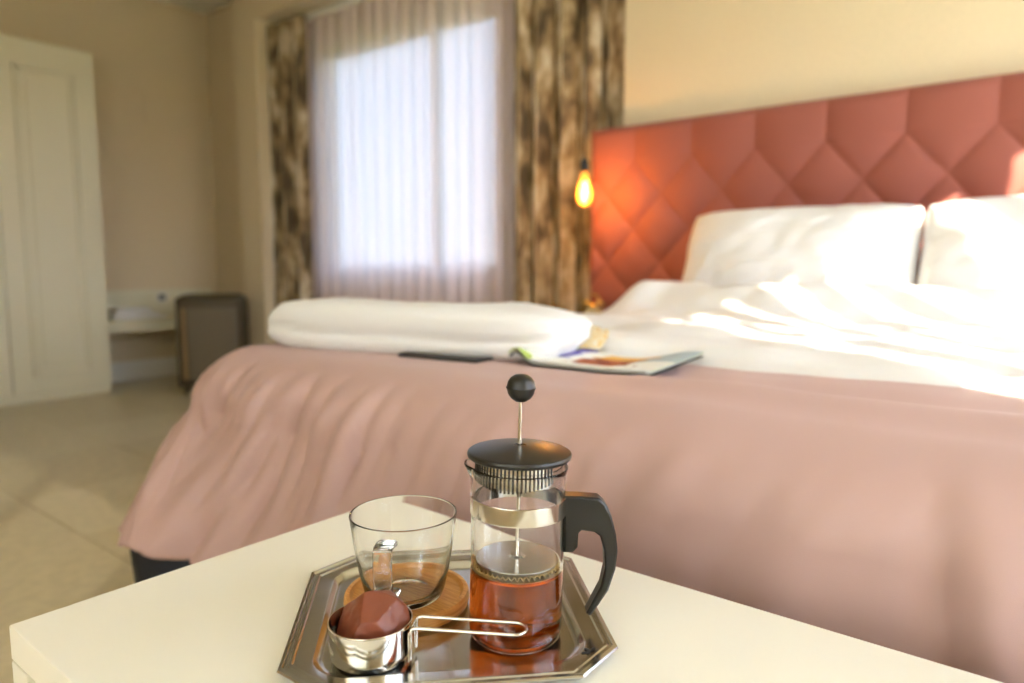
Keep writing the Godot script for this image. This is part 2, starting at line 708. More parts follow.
func windows() -> void:
	window("window_1", "bright window behind the sheer curtain", Vector3(-3.48, 0.80, -0.345), 0, 1.64, 1.60, [0.25], 0.022)
	window("window_2", "tall window beside the bed", Vector3(1.3, 0.12, 1.65), PI / 2, 2.6, 2.24, [-0.65, 0.0, 0.65])
	window("window_3", "window opposite the bed", Vector3(0.0, 0.6, 4.4), 0, 2.0, 1.8, [0.0])  # out of view, made larger to add fill light over the bench
	# vertical blind strips in front of the tall side window; the sun falls through the gaps
	var root := thing("vertical_blind", "cream vertical blind strips hanging before the tall side window", "blind", Vector3(1.14, 0.04, 1.65))
	part("rail", box(Vector3(0.05, 0.04, 2.7), Vector3(0, 2.40, 0), 0.006).mesh(), M.white_trim, root)
	var strip := box(Vector3(0.003, 2.30, 0.10), Vector3(0, 1.22, 0)).mesh()
	var z := 0.98
	var rng := RandomNumberGenerator.new()
	rng.seed = 5
	while z < 2.95:
		part("strip", strip, M.blind_fabric, root, Vector3(0, 0, z - 1.65), Vector3(0, rng.randf_range(-0.1, 0.1), 0))
		z += rng.randf_range(0.145, 0.185) if z < 2.6 else 0.09

func rear_diffuser() -> void:  # unseen cloth, added to stop the sun and spread soft fill light
	var v := thing("added_diffuser", "unseen cream voile added across the window opposite the bed to soften its light", "curtain", Vector3(0.0, 0.25, 4.22))
	part("cloth", drape_shape(2.2, 2.25, 14.0, 0.025, 19, 160, 0.0).mesh(80), M.diffuser_voile, v)

func drape_shape(w: float, h: float, folds: float, depth: float, seed_: int, nu: int, spread: float) -> Shape:
	var n := noise(seed_, 1.0, 2)
	return shell(nu, 24, func(u: float, v: float) -> Vector3:
		var y := h * v
		var ph := TAU * folds * (u + 0.03 * n.get_noise_1d(u * 6.0)) + 0.5 * n.get_noise_1d(y * 0.8 + 4.0)
		var amp := depth * (0.75 + 0.35 * n.get_noise_2d(u * 8.0, 9.0)) * (0.75 + 0.25 * (1.0 - v))
		return Vector3((u - 0.5) * w * (1.0 + spread * (1.0 - v)) + 0.35 * depth * sin(ph * 2.0), y, amp * sin(ph)), 0.002, Vector2(w * 1.1, 0.998))

func curtains() -> void:
	rear_diffuser()
	var rail := thing("curtain_rail", "white curtain rail across the window niche", "rail", Vector3(-3.18, 2.59, -0.15))
	part("track", box(Vector3(2.94, 0.035, 0.05), Vector3.ZERO, 0.006).mesh(), M.white_trim, rail)
	var left := thing("patterned_curtain", "brown mottled curtain gathered beside the pillar", "curtain", Vector3(-4.415, 0.02, -0.08), 0, "patterned curtains")
	part("cloth", drape_shape(0.46, 2.56, 3.0, 0.042, 3, 64, 0.0).mesh(80), M.patterned_drape, left)
	var right := thing("patterned_curtain", "brown mottled curtain hanging behind the pendant bulb", "curtain", Vector3(-2.07, 0.02, -0.10), 0, "patterned curtains")
	part("cloth", drape_shape(0.70, 2.56, 5.0, 0.045, 8, 96, 0.0).mesh(80), M.patterned_drape, right)
	var sheer := thing("sheer_curtain", "translucent lilac voile curtain in front of the bright window", "curtain", Vector3(-3.34, 0.02, -0.20))
	part("cloth", sheer_shape().mesh(80), M.lilac_voile, sheer)

func sheer_shape() -> Shape:
	var n := noise(14, 1.0, 2)
	return sheet(220, 12, func(u: float, v: float) -> Vector3:
		var ph := TAU * 17.0 * (u + 0.02 * n.get_noise_1d(u * 9.0))
		var amp := 0.02 * (0.8 + 0.5 * n.get_noise_2d(u * 12.0, 2.0))
		return Vector3((u - 0.5) * 2.04, 2.56 * v, amp * sin(ph)))

# ------------------------------------------------------------------ far end of the room
func wall_furniture() -> void:
	# wardrobe: front at x -5.36, three doors facing the room
	var w := thing("wardrobe", "tall cream wardrobe with framed panel doors", "wardrobe", Vector3(-5.60, 0, 1.7))
	part("carcass", box(Vector3(0.44, 2.33, 1.82), Vector3(-0.005, 1.175, 0), 0.006).mesh(), M.cream_lacquer, w)
	for k in 3:
		var zc := -0.605 + k * 0.605
		var d := part("door", box(Vector3(0.024, 2.27, 0.60), Vector3(0.228, 1.195, zc), 0.005).mesh(), M.cream_lacquer, w)
		var pw := 0.185
		var mould := Shape.new()
		for e in [[0.0, 0.014], [0.028, 0.008]]:
			var i: float = e[0]
			var t: float = e[1]
			mould.join(boxes([
				[Vector3(0.24, 0.17 + i, zc - pw + i), Vector3(0.24 + t, 2.17 - i, zc - pw + i + 0.022)], [Vector3(0.24, 0.17 + i, zc + pw - i - 0.022), Vector3(0.24 + t, 2.17 - i, zc + pw - i)],
				[Vector3(0.24, 0.17 + i, zc - pw + i), Vector3(0.24 + t, 0.192 + i, zc + pw - i)], [Vector3(0.24, 2.148 - i, zc - pw + i), Vector3(0.24 + t, 2.17 - i, zc + pw - i)],
			], 0.004))
		part("moulding", mould.mesh(), M.cream_lacquer, d)
		part("panel", box(Vector3(0.010, 1.86, pw * 2 - 0.14), Vector3(0.243, 1.17, zc), 0.004).mesh(), M.cream_lacquer, d)
	part("plinth", box(Vector3(0.44, 0.06, 1.80), Vector3(0.0, 0.03, 0), 0.003).mesh(), M.cream_lacquer, w)
	# low luggage shelf
	var s := thing("luggage_shelf", "low cream wall shelf with back panel beside the wardrobe", "shelf", Vector3(-5.83, 0, 0.27))
	part("shelf_board", box(Vector3(0.38, 0.085, 1.0), Vector3(0.19, 0.455, 0), 0.004).mesh(), M.cream_lacquer, s)
	part("back_panel", box(Vector3(0.03, 0.21, 1.0), Vector3(0.015, 0.605, 0), 0.004).mesh(), M.cream_lacquer, s)
	var sock := thing("wall_socket", "grey socket plate on the shelf's back panel", "socket", Vector3(-5.80, 0.645, 0.20))
	part("plate", box(Vector3(0.010, 0.082, 0.10), Vector3(0.005, 0, 0), 0.003).mesh(), M.white_trim, sock)
	part("insert", box(Vector3(0.006, 0.05, 0.055), Vector3(0.012, 0, 0.01), 0.002).mesh(), M.socket_grey, sock)
	var fold := thing("folded_towel", "small folded white towel on the low wall shelf", "towel", Vector3(-5.62, 0.498, 0.50))
	for k in 3:
		part("layer", box(Vector3(0.24 - k * 0.02, 0.03, 0.40 - k * 0.07), Vector3(0, 0.015 + k * 0.028, 0.02 * k), 0.014, 2).mesh(), M.white_terry, fold)
	var plate := thing("thermostat", "small tan control box high on the wall over the shelf", "thermostat", Vector3(-5.85, 2.01, 0.185))
	part("body", box(Vector3(0.010, 0.24, 0.115), Vector3(0.005, 0.12, 0), 0.003).mesh(), M.wall_paint, plate)
	suitcase()

func suitcase() -> void:
	var s := thing("suitcase", "dark olive wheeled suitcase standing beside the wall shelf", "suitcase", Vector3(-4.83, 0, 0.31), deg_to_rad(46))
	part("shell", box(Vector3(0.46, 0.65, 0.26), Vector3(0, 0.375, 0), 0.07, 3).mesh(), M.suitcase_shell, s)
	part("front_panel", box(Vector3(0.33, 0.50, 0.03), Vector3(0.03, 0.36, 0.130), 0.012, 2).mesh(), M.suitcase_panel, s)
	part("strap", box(Vector3(0.030, 0.50, 0.016), Vector3(-0.160, 0.36, 0.132), 0.006).mesh(), M.suitcase_strip, s)
	part("zip_seam", box(Vector3(0.466, 0.626, 0.012), Vector3(0, 0.36, 0.06), 0.05, 2).mesh(), M.soft_black, s)
	part("carry_handle", tube([Vector3(-0.08, 0.66, 0), Vector3(-0.07, 0.69, 0), Vector3(0.07, 0.69, 0), Vector3(0.08, 0.66, 0)], 0.011, 8).mesh(60), M.soft_black, s)
	for sx in [-0.17, 0.17]:
		for sz in [-0.08, 0.08]:
			part("wheel", cylinder_x(0.028, 0.02).mesh(), M.soft_black, s, Vector3(sx, 0.028, sz))

func cylinder_x(r: float, w: float) -> Shape:
	var l := lathe([Vector2(0, -w / 2), Vector2(r * 0.9, -w / 2), Vector2(r, -w / 3), Vector2(r, w / 3), Vector2(r * 0.9, w / 2), Vector2(0, w / 2)], 20)
	var s := Shape.new()
	s.join(l, Transform3D(Basis(Vector3.FORWARD, PI / 2), Vector3.ZERO))
	return s.outward()

# ------------------------------------------------------------------ bed
const BED_L := -1.505
const BED_F := 2.02
const BED_R := 0.72
const TOP := 0.69

func bed() -> void:
	headboard()
	var b := thing("bed", "wide bed with a dark base under the pink blanket", "bed", Vector3(-0.4, 0, 1.05))
	part("base", box(Vector3(2.10, 0.28, 1.80), Vector3(0, 0.19, 0.03), 0.01).mesh(), M.navy_cloth, b)
	part("mattress", box(Vector3(2.20, 0.34, 1.88), Vector3(0, 0.50, 0.03), 0.06, 3).mesh(), M.white_linen, b)
	for sx in [-0.95, 0.95]:
		for sz in [-0.85, 0.85]:
			part("leg", box(Vector3(0.07, 0.05, 0.07), Vector3(sx, 0.025, sz), 0.006).mesh(), M.dark_wood, b)
	# blanket
	var bl := thing("blanket", "dusty pink satin blanket draped over the foot of the bed", "blanket")
	part("cloth", shell(300, 110, blanket_point, 0.010).mesh(100), M.pink_satin, bl)
	# dark under-blanket showing below the pink hem at the corner
	part("lining", shell(60, 16, lining_point, 0.004).mesh(100), M.navy_cloth, bl)
	# duvet
	var du := thing("duvet", "rumpled white duvet turned back below the pillows", "duvet")
	part("cloth", duvet_shape().mesh(100), M.white_linen, du)
	pillow("plump white pillow leaning on the headboard beside the lamp", Vector3(-0.825, 0.710, 0.31), 0.82, 11)
	pillow("plump white pillow leaning on the headboard, away from the lamp", Vector3(-0.015, 0.712, 0.32), 0.82, 12)
	# folded white towel
	var t := thing("folded_towel", "thick folded white towel lying on the pink blanket", "towel", Vector3(-1.165, TOP + 0.016, 1.815), deg_to_rad(11))
	part("cloth", towel_shape().mesh(100), M.white_terry, t)
	var slab := thing("dark_slab", "thin flat black slab tucked under the folded white towel", "dark_slab", Vector3(-1.01, TOP + 0.020, 1.866), deg_to_rad(6))
	part("body", box(Vector3(0.20, 0.008, 0.15), Vector3(0, 0.006, 0), 0.0035).mesh(), M.soft_black, slab)  # thin black slab whose front edge draws a dark line below the towel
	magazine()

func blanket_point(u: float, v: float) -> Vector3:
	var hang := 0.505
	var cx := lerpf(BED_L - hang, BED_R, pow(u, 1.25))
	var cz := lerpf(1.60, BED_F + hang, pow(v, 0.85))
	return drape(cx, cz, hang)

func drape(cx: float, cz: float, hang: float) -> Vector3:
	var n: FastNoiseLite = M.blanket_noise if M.has("blanket_noise") else noise(51, 1.0, 2)
	M.blanket_noise = n
	var ox := maxf(0.0, BED_L - cx)
	var oz := maxf(0.0, cz - BED_F)
	var bx := maxf(cx, BED_L)
	var bz := minf(cz, BED_F)
	var y := TOP + 0.010 + 0.006 * n.get_noise_2d(cx * 2.5, cz * 2.5)
	# a soft ridge along the edge of the mattress
	y += (0.015 * exp(-pow((cz - (BED_F - 0.10)) / 0.045, 2.0)) - 0.006 * exp(-pow((cz - (BED_F - 0.20)) / 0.05, 2.0))) * smoothstep(-1.0, -0.4, cx)
	if ox <= 0.0 and oz <= 0.0:
		return Vector3(cx, y, cz)
	var s := pow(pow(ox, 8.0) + pow(oz, 8.0), 1.0 / 8.0)
	var dir := Vector2(-ox, oz).normalized()
	var along := 0.0
	if oz > 0.0 and ox <= 0.0:
		along = bx - BED_L
	elif ox > 0.0 and oz <= 0.0:
		along = BED_F - bz
	var slope := 0.10 + 0.46 * exp(-along / 0.20)
	var rho := 0.12
	var a := rho * PI / 2.0
	var out_ := rho * sin(s / rho) if s < a else rho + (s - a) * slope
	var drop := rho * (1.0 - cos(s / rho)) if s < a else rho + (s - a) * sqrt(1.0 - slope * slope)
	# folds that run down from the edge
	var line := bx - BED_L + 0.35 * (dir.angle() - PI / 2.0) if ox > 0.0 or along < 0.6 else bx - BED_L
	if ox > 0.0 and oz <= 0.0:
		line = -0.55 - along
	var f := clampf(s / hang, 0.0, 1.0)
	var near := exp(-pow((line - 0.15) / 0.55, 2.0))
	var skew := line + 0.22 * f
	var wr := n.get_noise_2d(skew * 7.0, f * 0.8 + 3.0) + 0.7 * n.get_noise_2d(skew * 16.0, f * 1.2 + 7.0)
	var amp := (0.034 * near + 0.008) * smoothstep(0.05, 0.4, f) * (1.0 - 0.45 * f)
	out_ += wr * amp
	out_ += 0.012 * n.get_noise_2d(line * 2.2 + 9.0, f * 1.3) * f
	# one deep fold near the far end of the foot
	var fold := (line - 1.43) - 0.07 * f
	out_ += 0.014 * exp(-pow(fold / 0.026, 2.0)) * smoothstep(0.08, 0.45, f) - 0.010 * exp(-pow((fold + 0.045) / 0.024, 2.0)) * smoothstep(0.08, 0.45, f)
	return Vector3(bx + dir.x * out_, y - drop, bz + dir.y * out_)

# the lining follows the blanket just inside its hem, then falls in towards the base
func lining_point(u: float, v: float) -> Vector3:
	var hang := 0.505
	var k := 0.97
	var p: Vector3
	if u < 0.30:
		p = drape(BED_L - hang * k, BED_F + hang * k * u / 0.30, hang)
	else:
		p = drape(BED_L - hang * k + (u - 0.30) / 0.70 * 1.6, BED_F + hang * k, hang)
	var inward := (Vector3(-1.0, p.y, 1.4) - p).normalized()
	return p + inward * (0.008 + 0.015 * v) + Vector3(0, -0.20 * v * smoothstep(0.26, 0.36, u), 0)

func duvet_shape() -> Shape:
	var n := noise(61, 1.0, 3)
	var x0 := -1.365
	var x1 := 0.72
	var z0 := 0.45
	var z1 := 1.68
	var f := func(u: float, v: float) -> Vector3:
		var x := lerpf(x0, x1, u)
		var z := lerpf(z0, z1, v)
		var wob := 0.025 * n.get_noise_1d(x * 1.5) if v > 0.5 else 0.0
		var d := minf(minf((x - x0) / 0.07, (x1 - x) / 0.07), minf((z1 - z) / 0.05, (z - z0) / 0.05))
		var e := 1.0 - pow(1.0 - clampf(d, 0.0, 1.0), 2.0)
		e = sqrt(clampf(e, 0.0, 1.0))
		var ridge := 0.10 * exp(-pow((z - 0.60 - 0.05 * n.get_noise_1d(x * 2.0 + 5.0)) / 0.12, 2.0))
		ridge *= smoothstep(x0 - 0.04, x0 + 0.12, x)
		var puff := 0.045 + 0.022 * n.get_noise_2d(x * 1.6 + 3.0, z * 1.9)
		var crease := 0.006 * (1.0 - absf(n.get_noise_2d((x * 0.75 - z * 0.65) * 0.8, (x * 0.65 + z * 0.75) * 2.6)) * 3.0)
		return Vector3(x, TOP + 0.004 + (puff + ridge + maxf(crease, -0.01)) * e, z + wob)
	var s := sheet(120, 110, f)
	# flat underside
	var base := s.v.size()
	var c := [Vector3(x0, TOP + 0.002, z0), Vector3(x1, TOP + 0.002, z0), Vector3(x1, TOP + 0.002, z1), Vector3(x0, TOP + 0.002, z1)]
	for p: Vector3 in c:
		s.vert(p)
	s.quad(base, base + 3, base + 2, base + 1)
	return s.outward()

func pillow(label: String, at: Vector3, w: float, seed_: int) -> void:
	var n := noise(seed_, 1.0, 3)
	var root := thing("pillow", label, "pillow", at, 0.0, "white pillows")
	var hw := w / 2.0
	var hh := 0.20
	var tilt := Basis(Vector3.RIGHT, deg_to_rad(-22))
	var lay := func(u: float, v: float, side: float) -> Vector3:
		var a := u * 2.0 - 1.0
		var b := v * 2.0 - 1.0
		var body := pow(maxf(0.0, 1.0 - pow(absf(a), 3.2)), 0.55) * pow(maxf(0.0, 1.0 - pow(absf(b), 2.6)), 0.55)
		var wr := 0.016 * n.get_noise_2d(a * 1.6 + side * 9.0, b * 1.2) + 0.006 * (absf(n.get_noise_2d(a * 3.0, b * 6.0 + a * 2.0)) - 0.2)
		var pull := 1.0 - 0.02 * (1.0 - b * b) * absf(a) - 0.045 * pow(absf(b), 5.0)
		var pull2 := 1.0 - 0.05 * (1.0 - a * a) * absf(b) - 0.10 * pow(absf(a), 6.0)
		var p := Vector3(a * hw * pull, b * hh * pull2, side * (0.115 * body + wr * minf(1.0, body * 2.0)))
		return tilt * p + Vector3(0, hh * 0.93 + 0.03, 0)
	var s := sheet(48, 36, func(u: float, v: float) -> Vector3: return lay.call(u, v, 1.0))
	s.join(sheet(48, 36, func(u: float, v: float) -> Vector3: return lay.call(1.0 - u, v, -1.0)))
	part("cover", s.outward().mesh(100), M.white_linen, root)

func towel_shape() -> Shape:
	var n := noise(71, 1.0, 3)
	var s := Shape.new()
	# one thick bolster of folded terry with a crease along its near side
	var size := Vector3(0.785, 0.112, 0.25)
	s.join(ball(128, 56, func(d: Vector3) -> Vector3:
		var p := Vector3(signf(d.x) * pow(absf(d.x), 0.28), signf(d.y) * pow(absf(d.y), 0.6), signf(d.z) * pow(absf(d.z), 0.4))
		var q := p * size / 2.0
		q.y *= 1.0 + 0.22 * n.get_noise_2d(q.x * 2.5, q.z * 3.0) - 0.12 * p.x
		q.z -= 0.012 * exp(-pow((p.y + 0.15 + 0.3 * n.get_noise_1d(q.x * 3.0)) / 0.12, 2.0)) * maxf(0.0, p.z)
		q.x += 0.03 * n.get_noise_2d(q.z * 6.0, q.y * 9.0 + 3.0)
		return q + Vector3(0, 0.055, 0)))
	return s

func magazine() -> void:
	var m := thing("magazine", "open glossy magazine with food pictures lying on the pink blanket", "magazine", Vector3(-0.705, TOP + 0.030, 1.785), deg_to_rad(-2))
	var page := func(u: float, v: float) -> Vector3:
		var x := (u - 0.5) * 0.31
		var z := (v - 0.5) * 0.20
		var curl := 0.022 * exp(-pow((u - 0.06) / 0.07, 2.0)) - 0.004
		var rise := 0.016 * smoothstep(0.6, 1.0, u) * (1.0 - 0.8 * v) + 0.003 * sin(u * 9.0) * (1.0 - v)
		return Vector3(x, curl + rise + 0.004, z)
	part("cover", shell(40, 14, page, 0.0015).mesh(100), M.magazine_print, m)
	part("pages", shell(40, 14, func(u: float, v: float) -> Vector3: return page.call(0.02 + u * 0.96, 0.02 + v * 0.96) - Vector3(0, 0.0008, 0), -0.0045).mesh(100), M.paper, m)
	part("back_cover", shell(40, 14, func(u: float, v: float) -> Vector3: return page.call(u, v) - Vector3(0, 0.0058, 0), -0.0012).mesh(100), M.magazine_back, m)
	# a page standing up against the towel
	part("raised_page", shell(16, 10, func(u: float, v: float) -> Vector3:
		return Vector3(-0.15 + 0.09 * u, 0.010 + 0.055 * v * (1.0 - 0.3 * u), -0.075 - 0.03 * sin(v * 2.0)), 0.0006, Vector2.ONE).mesh(100), M.page_print, m)

func headboard() -> void:
	var hb := thing("headboard", "rose red diamond-tufted upholstered headboard", "headboard", Vector3(0, 0, 0))
	var x0 := -1.835
	var x1 := 1.02
	var y0 := 0.30
	var y1 := 1.525
	var pitch := 0.268
	var first := -1.596
	var row := 0.153
	var top_row := 1.365
	var f := func(u: float, v: float) -> Vector3:
		var x := lerpf(x0, x1, u)
		var y := lerpf(y0, y1, v)
		var px := (x - first) / pitch
		var h: float
		if y > top_row:
			h = pow(absf(sin(PI * px)), 0.6)
		else:
			var t := (top_row - y) / (2.0 * row)
			h = pow(absf(sin(PI * (px + t)) * sin(PI * (px - t))), 0.45)
		var d := minf(minf((x - x0), (x1 - x)) / 0.045, (y1 - y) / 0.045)
		var e := sqrt(1.0 - pow(1.0 - clampf(d, 0.0, 1.0), 2.0))
		return Vector3(x, y, 0.045 + (0.03 + 0.026 * h) * e)
	part("upholstery", sheet(460, 200, f).flip().mesh(179), M.rose_velvet, hb)
	part("back_board", box(Vector3(x1 - x0, y1 - y0, 0.046), Vector3((x0 + x1) / 2, (y0 + y1) / 2, 0.024), 0.003).mesh(), M.rose_velvet, hb)
	var knob := ball(14, 8, func(d: Vector3) -> Vector3: return d * Vector3(0.011, 0.011, 0.006)).mesh(179)
	for j in 5:
		for i in 12:
			var bx := first + (i + (0.5 if j % 2 else -0.0)) * pitch
			if bx > x0 + 0.03 and bx < 0.5:
				part("button", knob, M.rose_velvet, hb, Vector3(bx, top_row - j * row, 0.070))

# ------------------------------------------------------------------ nightstand, clock, pendant lamp
func nightstand_and_lamp() -> void:
	var ns := thing("nightstand", "small dark wooden nightstand between the bed and the curtain", "nightstand", Vector3(-1.72, 0, 0.32))
	part("body", box(Vector3(0.34, 0.52, 0.36), Vector3(0, 0.34, 0), 0.006).mesh(), M.dark_wood, ns)
	part("top", box(Vector3(0.36, 0.03, 0.38), Vector3(0, 0.615, 0), 0.006).mesh(), M.dark_wood, ns)
	var dr := part("drawer", box(Vector3(0.30, 0.18, 0.016), Vector3(0, 0.47, 0.186), 0.004).mesh(), M.dark_wood, ns)
	part("knob", ball(12, 8, func(d: Vector3) -> Vector3: return d * 0.013 + Vector3(0, 0.47, 0.205)).mesh(179), M.brass, dr)
	for sx in [-0.14, 0.14]:
		for sz in [-0.14, 0.14]:
			part("leg", box(Vector3(0.035, 0.085, 0.035), Vector3(sx, 0.0425, sz), 0.004).mesh(), M.dark_wood, ns)
	# twin-bell alarm clock
	var c := thing("alarm_clock", "brass twin-bell alarm clock on the nightstand", "clock", Vector3(-1.645, 0.630, 0.33), deg_to_rad(30))
	var drum := Shape.new()
	drum.join(lathe([Vector2(0, -0.022), Vector2(0.043, -0.022), Vector2(0.047, -0.017), Vector2(0.047, 0.018), Vector2(0.043, 0.023), Vector2(0.039, 0.020), Vector2(0, 0.020)], 32), Transform3D(Basis(Vector3.RIGHT, PI / 2), Vector3(0, 0.058, 0)))
	part("case", drum.outward().mesh(), M.brass, c)
	var dial := Shape.new()
	dial.join(lathe([Vector2(0, 0.0), Vector2(0.038, 0.0), Vector2(0.038, 0.0015), Vector2(0, 0.0015)], 32), Transform3D(Basis(Vector3.RIGHT, PI / 2), Vector3(0, 0.058, 0.0205)))
	part("dial", dial.outward().mesh(), M.dial_cream, c)
	part("hand", box(Vector3(0.003, 0.024, 0.001), Vector3(0, 0.068, 0.0235)).mesh(), M.soft_black, c)
	part("hand", box(Vector3(0.016, 0.003, 0.001), Vector3(0.007, 0.058, 0.0235)).mesh(), M.soft_black, c)
	for sx in [-1.0, 1.0]:
		var bell := Shape.new()
		bell.join(lathe([Vector2(0, 0.020), Vector2(0.012, 0.017), Vector2(0.021, 0.008), Vector2(0.024, 0.0), Vector2(0.022, 0.0), Vector2(0.010, 0.013), Vector2(0, 0.016)], 24), Transform3D(Basis(Vector3.FORWARD, sx * 0.5), Vector3(sx * 0.028, 0.104, 0)))
		part("bell", bell.outward().mesh(60), M.brass, c)
		part("foot", tube([Vector3(sx * 0.028, 0.022, 0), Vector3(sx * 0.036, 0.0, 0)], [0.005, 0.006], 8).mesh(50), M.brass, c)
	var arc := []
	for k in 13:
		var a := PI * k / 12.0
		arc.append(Vector3(cos(a) * 0.030, 0.116 + sin(a) * 0.030, 0))
	part("handle", tube(arc, 0.0035, 8).mesh(60), M.brass, c)
	# pendant bulb on its flex
	var p := thing("pendant_lamp", "glowing amber filament bulb hanging on a black flex", "lamp", Vector3(-1.715, 1.155, 0.30))
	part("flex", tube([Vector3(0, 0.205, 0), Vector3(0, 1.80, 0)], 0.0028, 8).mesh(50), M.soft_black, p)
	part("ceiling_rose", lathe([Vector2(0, 1.79), Vector2(0.045, 1.79), Vector2(0.05, 1.80), Vector2(0.05, 1.815), Vector2(0, 1.815)], 24).mesh(), M.soft_black, p)
	part("socket", lathe([Vector2(0, 0.145), Vector2(0.018, 0.145), Vector2(0.020, 0.150), Vector2(0.020, 0.185), Vector2(0.014, 0.197), Vector2(0.005, 0.208), Vector2(0, 0.208)], 24).mesh(), M.soft_black, p)
	part("bulb", lathe([Vector2(0, 0.0), Vector2(0.012, 0.003), Vector2(0.024, 0.014), Vector2(0.031, 0.032), Vector2(0.032, 0.050), Vector2(0.028, 0.075), Vector2(0.020, 0.105), Vector2(0.014, 0.130), Vector2(0.013, 0.146), Vector2(0, 0.146)], 32).mesh(60), M.amber_bulb, p)
	var coil := []
	for k in 61:
		var a := TAU * 5.0 * k / 60.0
		var hgt := 0.022 + 0.085 * k / 60.0
		coil.append(Vector3(cos(a) * 0.011, hgt, sin(a) * 0.011))
	part("filament", tube(coil, 0.0032, 6).mesh(90), M.filament_glow, p)
	var lamp := OmniLight3D.new()
	lamp.name = "pendant_light"
	lamp.position = Vector3(0, 0.06, 0)
	lamp.light_color = Color(1.0, 0.70, 0.34)
	lamp.light_energy = 0.13
	lamp.light_size = 0.02
	lamp.omni_range = 12.0
	lamp.omni_attenuation = 2.0
	lamp.shadow_enabled = true
	p.add_child(lamp)

# ------------------------------------------------------------------ bench and tray
func bench_and_tray() -> void:
	var b := thing("bench", "cream lacquered bench at the foot of the bed", "bench", Vector3(0.05, 0, 2.497))
	part("top", box(Vector3(1.68, 0.035, 0.485), Vector3(0, TABLE_Y - 0.0175, 0), 0.002).mesh(), M.bench_lacquer, b)
	for sx in [-1.0, 1.0]:
		part("end_panel", box(Vector3(0.04, TABLE_Y - 0.036, 0.485), Vector3(sx * 0.820, (TABLE_Y - 0.036) / 2.0, 0), 0.002).mesh(), M.bench_lacquer, b)
	part("rear_panel", box(Vector3(1.594, 0.30, 0.02), Vector3(0, 0.368, -0.2), 0.002).mesh(), M.bench_lacquer, b)
	part("front_panel", box(Vector3(1.594, 0.30, 0.02), Vector3(0, 0.368, 0.2), 0.002).mesh(), M.bench_lacquer, b)
	# tray: a rectangle with cut corners, stepped rim and a sunken well
	var t := thing("serving_tray", "polished steel tray with cut corners on the cream bench", "tray", Vector3(-0.4717, TABLE_Y, 2.4606), deg_to_rad(46))
	part("body", tray_shape().mesh(28), M.tray_steel, t)
	var flower := Shape.new()
	var petal := ball(12, 8, func(d: Vector3) -> Vector3: return d * Vector3(0.0042, 0.0004, 0.0020))
	for k in 6:
		var a := TAU * k / 6.0
		flower.join(petal, Transform3D(Basis(Vector3.UP, -a), Vector3(cos(a), 0, sin(a)) * 0.0050))
	part("engraved_flower", flower.mesh(179), M.engraving, t, Vector3(0.121, 0.0086, 0.100))

func tray_ring(s: Shape, inset: float, y: float, cut: float, bulge: float) -> Array:
	var hx := 0.146 - inset
	var hz := 0.137 - inset
	var corners := [Vector2(-hx + cut, -hz), Vector2(hx - cut, -hz), Vector2(hx, -hz + cut), Vector2(hx, hz - cut), Vector2(hx - cut, hz), Vector2(-hx + cut, hz), Vector2(-hx, hz - cut), Vector2(-hx, -hz + cut)]
	var ring := []
	for e in 8:
		var a: Vector2 = corners[e]
		var b: Vector2 = corners[(e + 1) % 8]
		for k in 8:
			var t := k / 8.0
			var p := a.lerp(b, t)
			if e % 2 == 1 and bulge > 0.0:
				var c := Vector2(signf(p.x) * (hx - cut), signf(p.y) * (hz - cut))
				p = p.lerp(c + (p - c).normalized() * cut, bulge)
			ring.append(s.vert(Vector3(p.x, y, p.y)))
	return ring

func tray_shape() -> Shape:
	var s := Shape.new()
	var steps := [
		[0.003, 0.0050, 0.040, 0], [0.0, 0.0088, 0.040, 0], [0.0008, 0.0104, 0.040, 0], [0.0034, 0.0108, 0.040, 0], [0.0046, 0.0092, 0.040, 0], [0.0066, 0.0092, 0.040, 0],
		[0.0080, 0.0102, 0.039, 0], [0.0102, 0.0102, 0.039, 0], [0.0116, 0.0086, 0.038, 0], [0.0250, 0.0080, 0.036, 0.9], [0.0266, 0.0074, 0.036, 1], [0.0290, 0.0045, 0.035, 1], [0.0320, 0.0027, 0.034, 1], [0.0350, 0.0022, 0.033, 1],
	]
	var under := [[0.0350, 0.0003, 0.033, 1], [0.0300, 0.0007, 0.034, 1], [0.0262, 0.0045, 0.036, 1], [0.0230, 0.0062, 0.036, 0.9], [0.0110, 0.0066, 0.038, 0]]
	var rings := []
	for r in steps:
		rings.append(tray_ring(s, r[0], r[1], r[2], r[3]))
	var inner: Array = rings[rings.size() - 1]
	var c := s.vert(Vector3(0, 0.0022, 0))
	for k in 64:
		s.triangle(c, inner[k], inner[(k + 1) % 64])
	var low := []
	for r in under:
		low.append(tray_ring(s, r[0], r[1], r[2], r[3]))
	low.append(rings[0])
	var d := s.vert(Vector3(0, 0.0003, 0))
	for k in 64:
		s.triangle(d, low[0][(k + 1) % 64], low[0][k])
	for i in rings.size() - 1:
		for k in 64:
			s.quad(rings[i][k], rings[i][(k + 1) % 64], rings[i + 1][(k + 1) % 64], rings[i + 1][k])
	for i in low.size() - 1:
		for k in 64:
			s.quad(low[i][k], low[i][(k + 1) % 64], low[i + 1][(k + 1) % 64], low[i + 1][k])
	return s.outward()

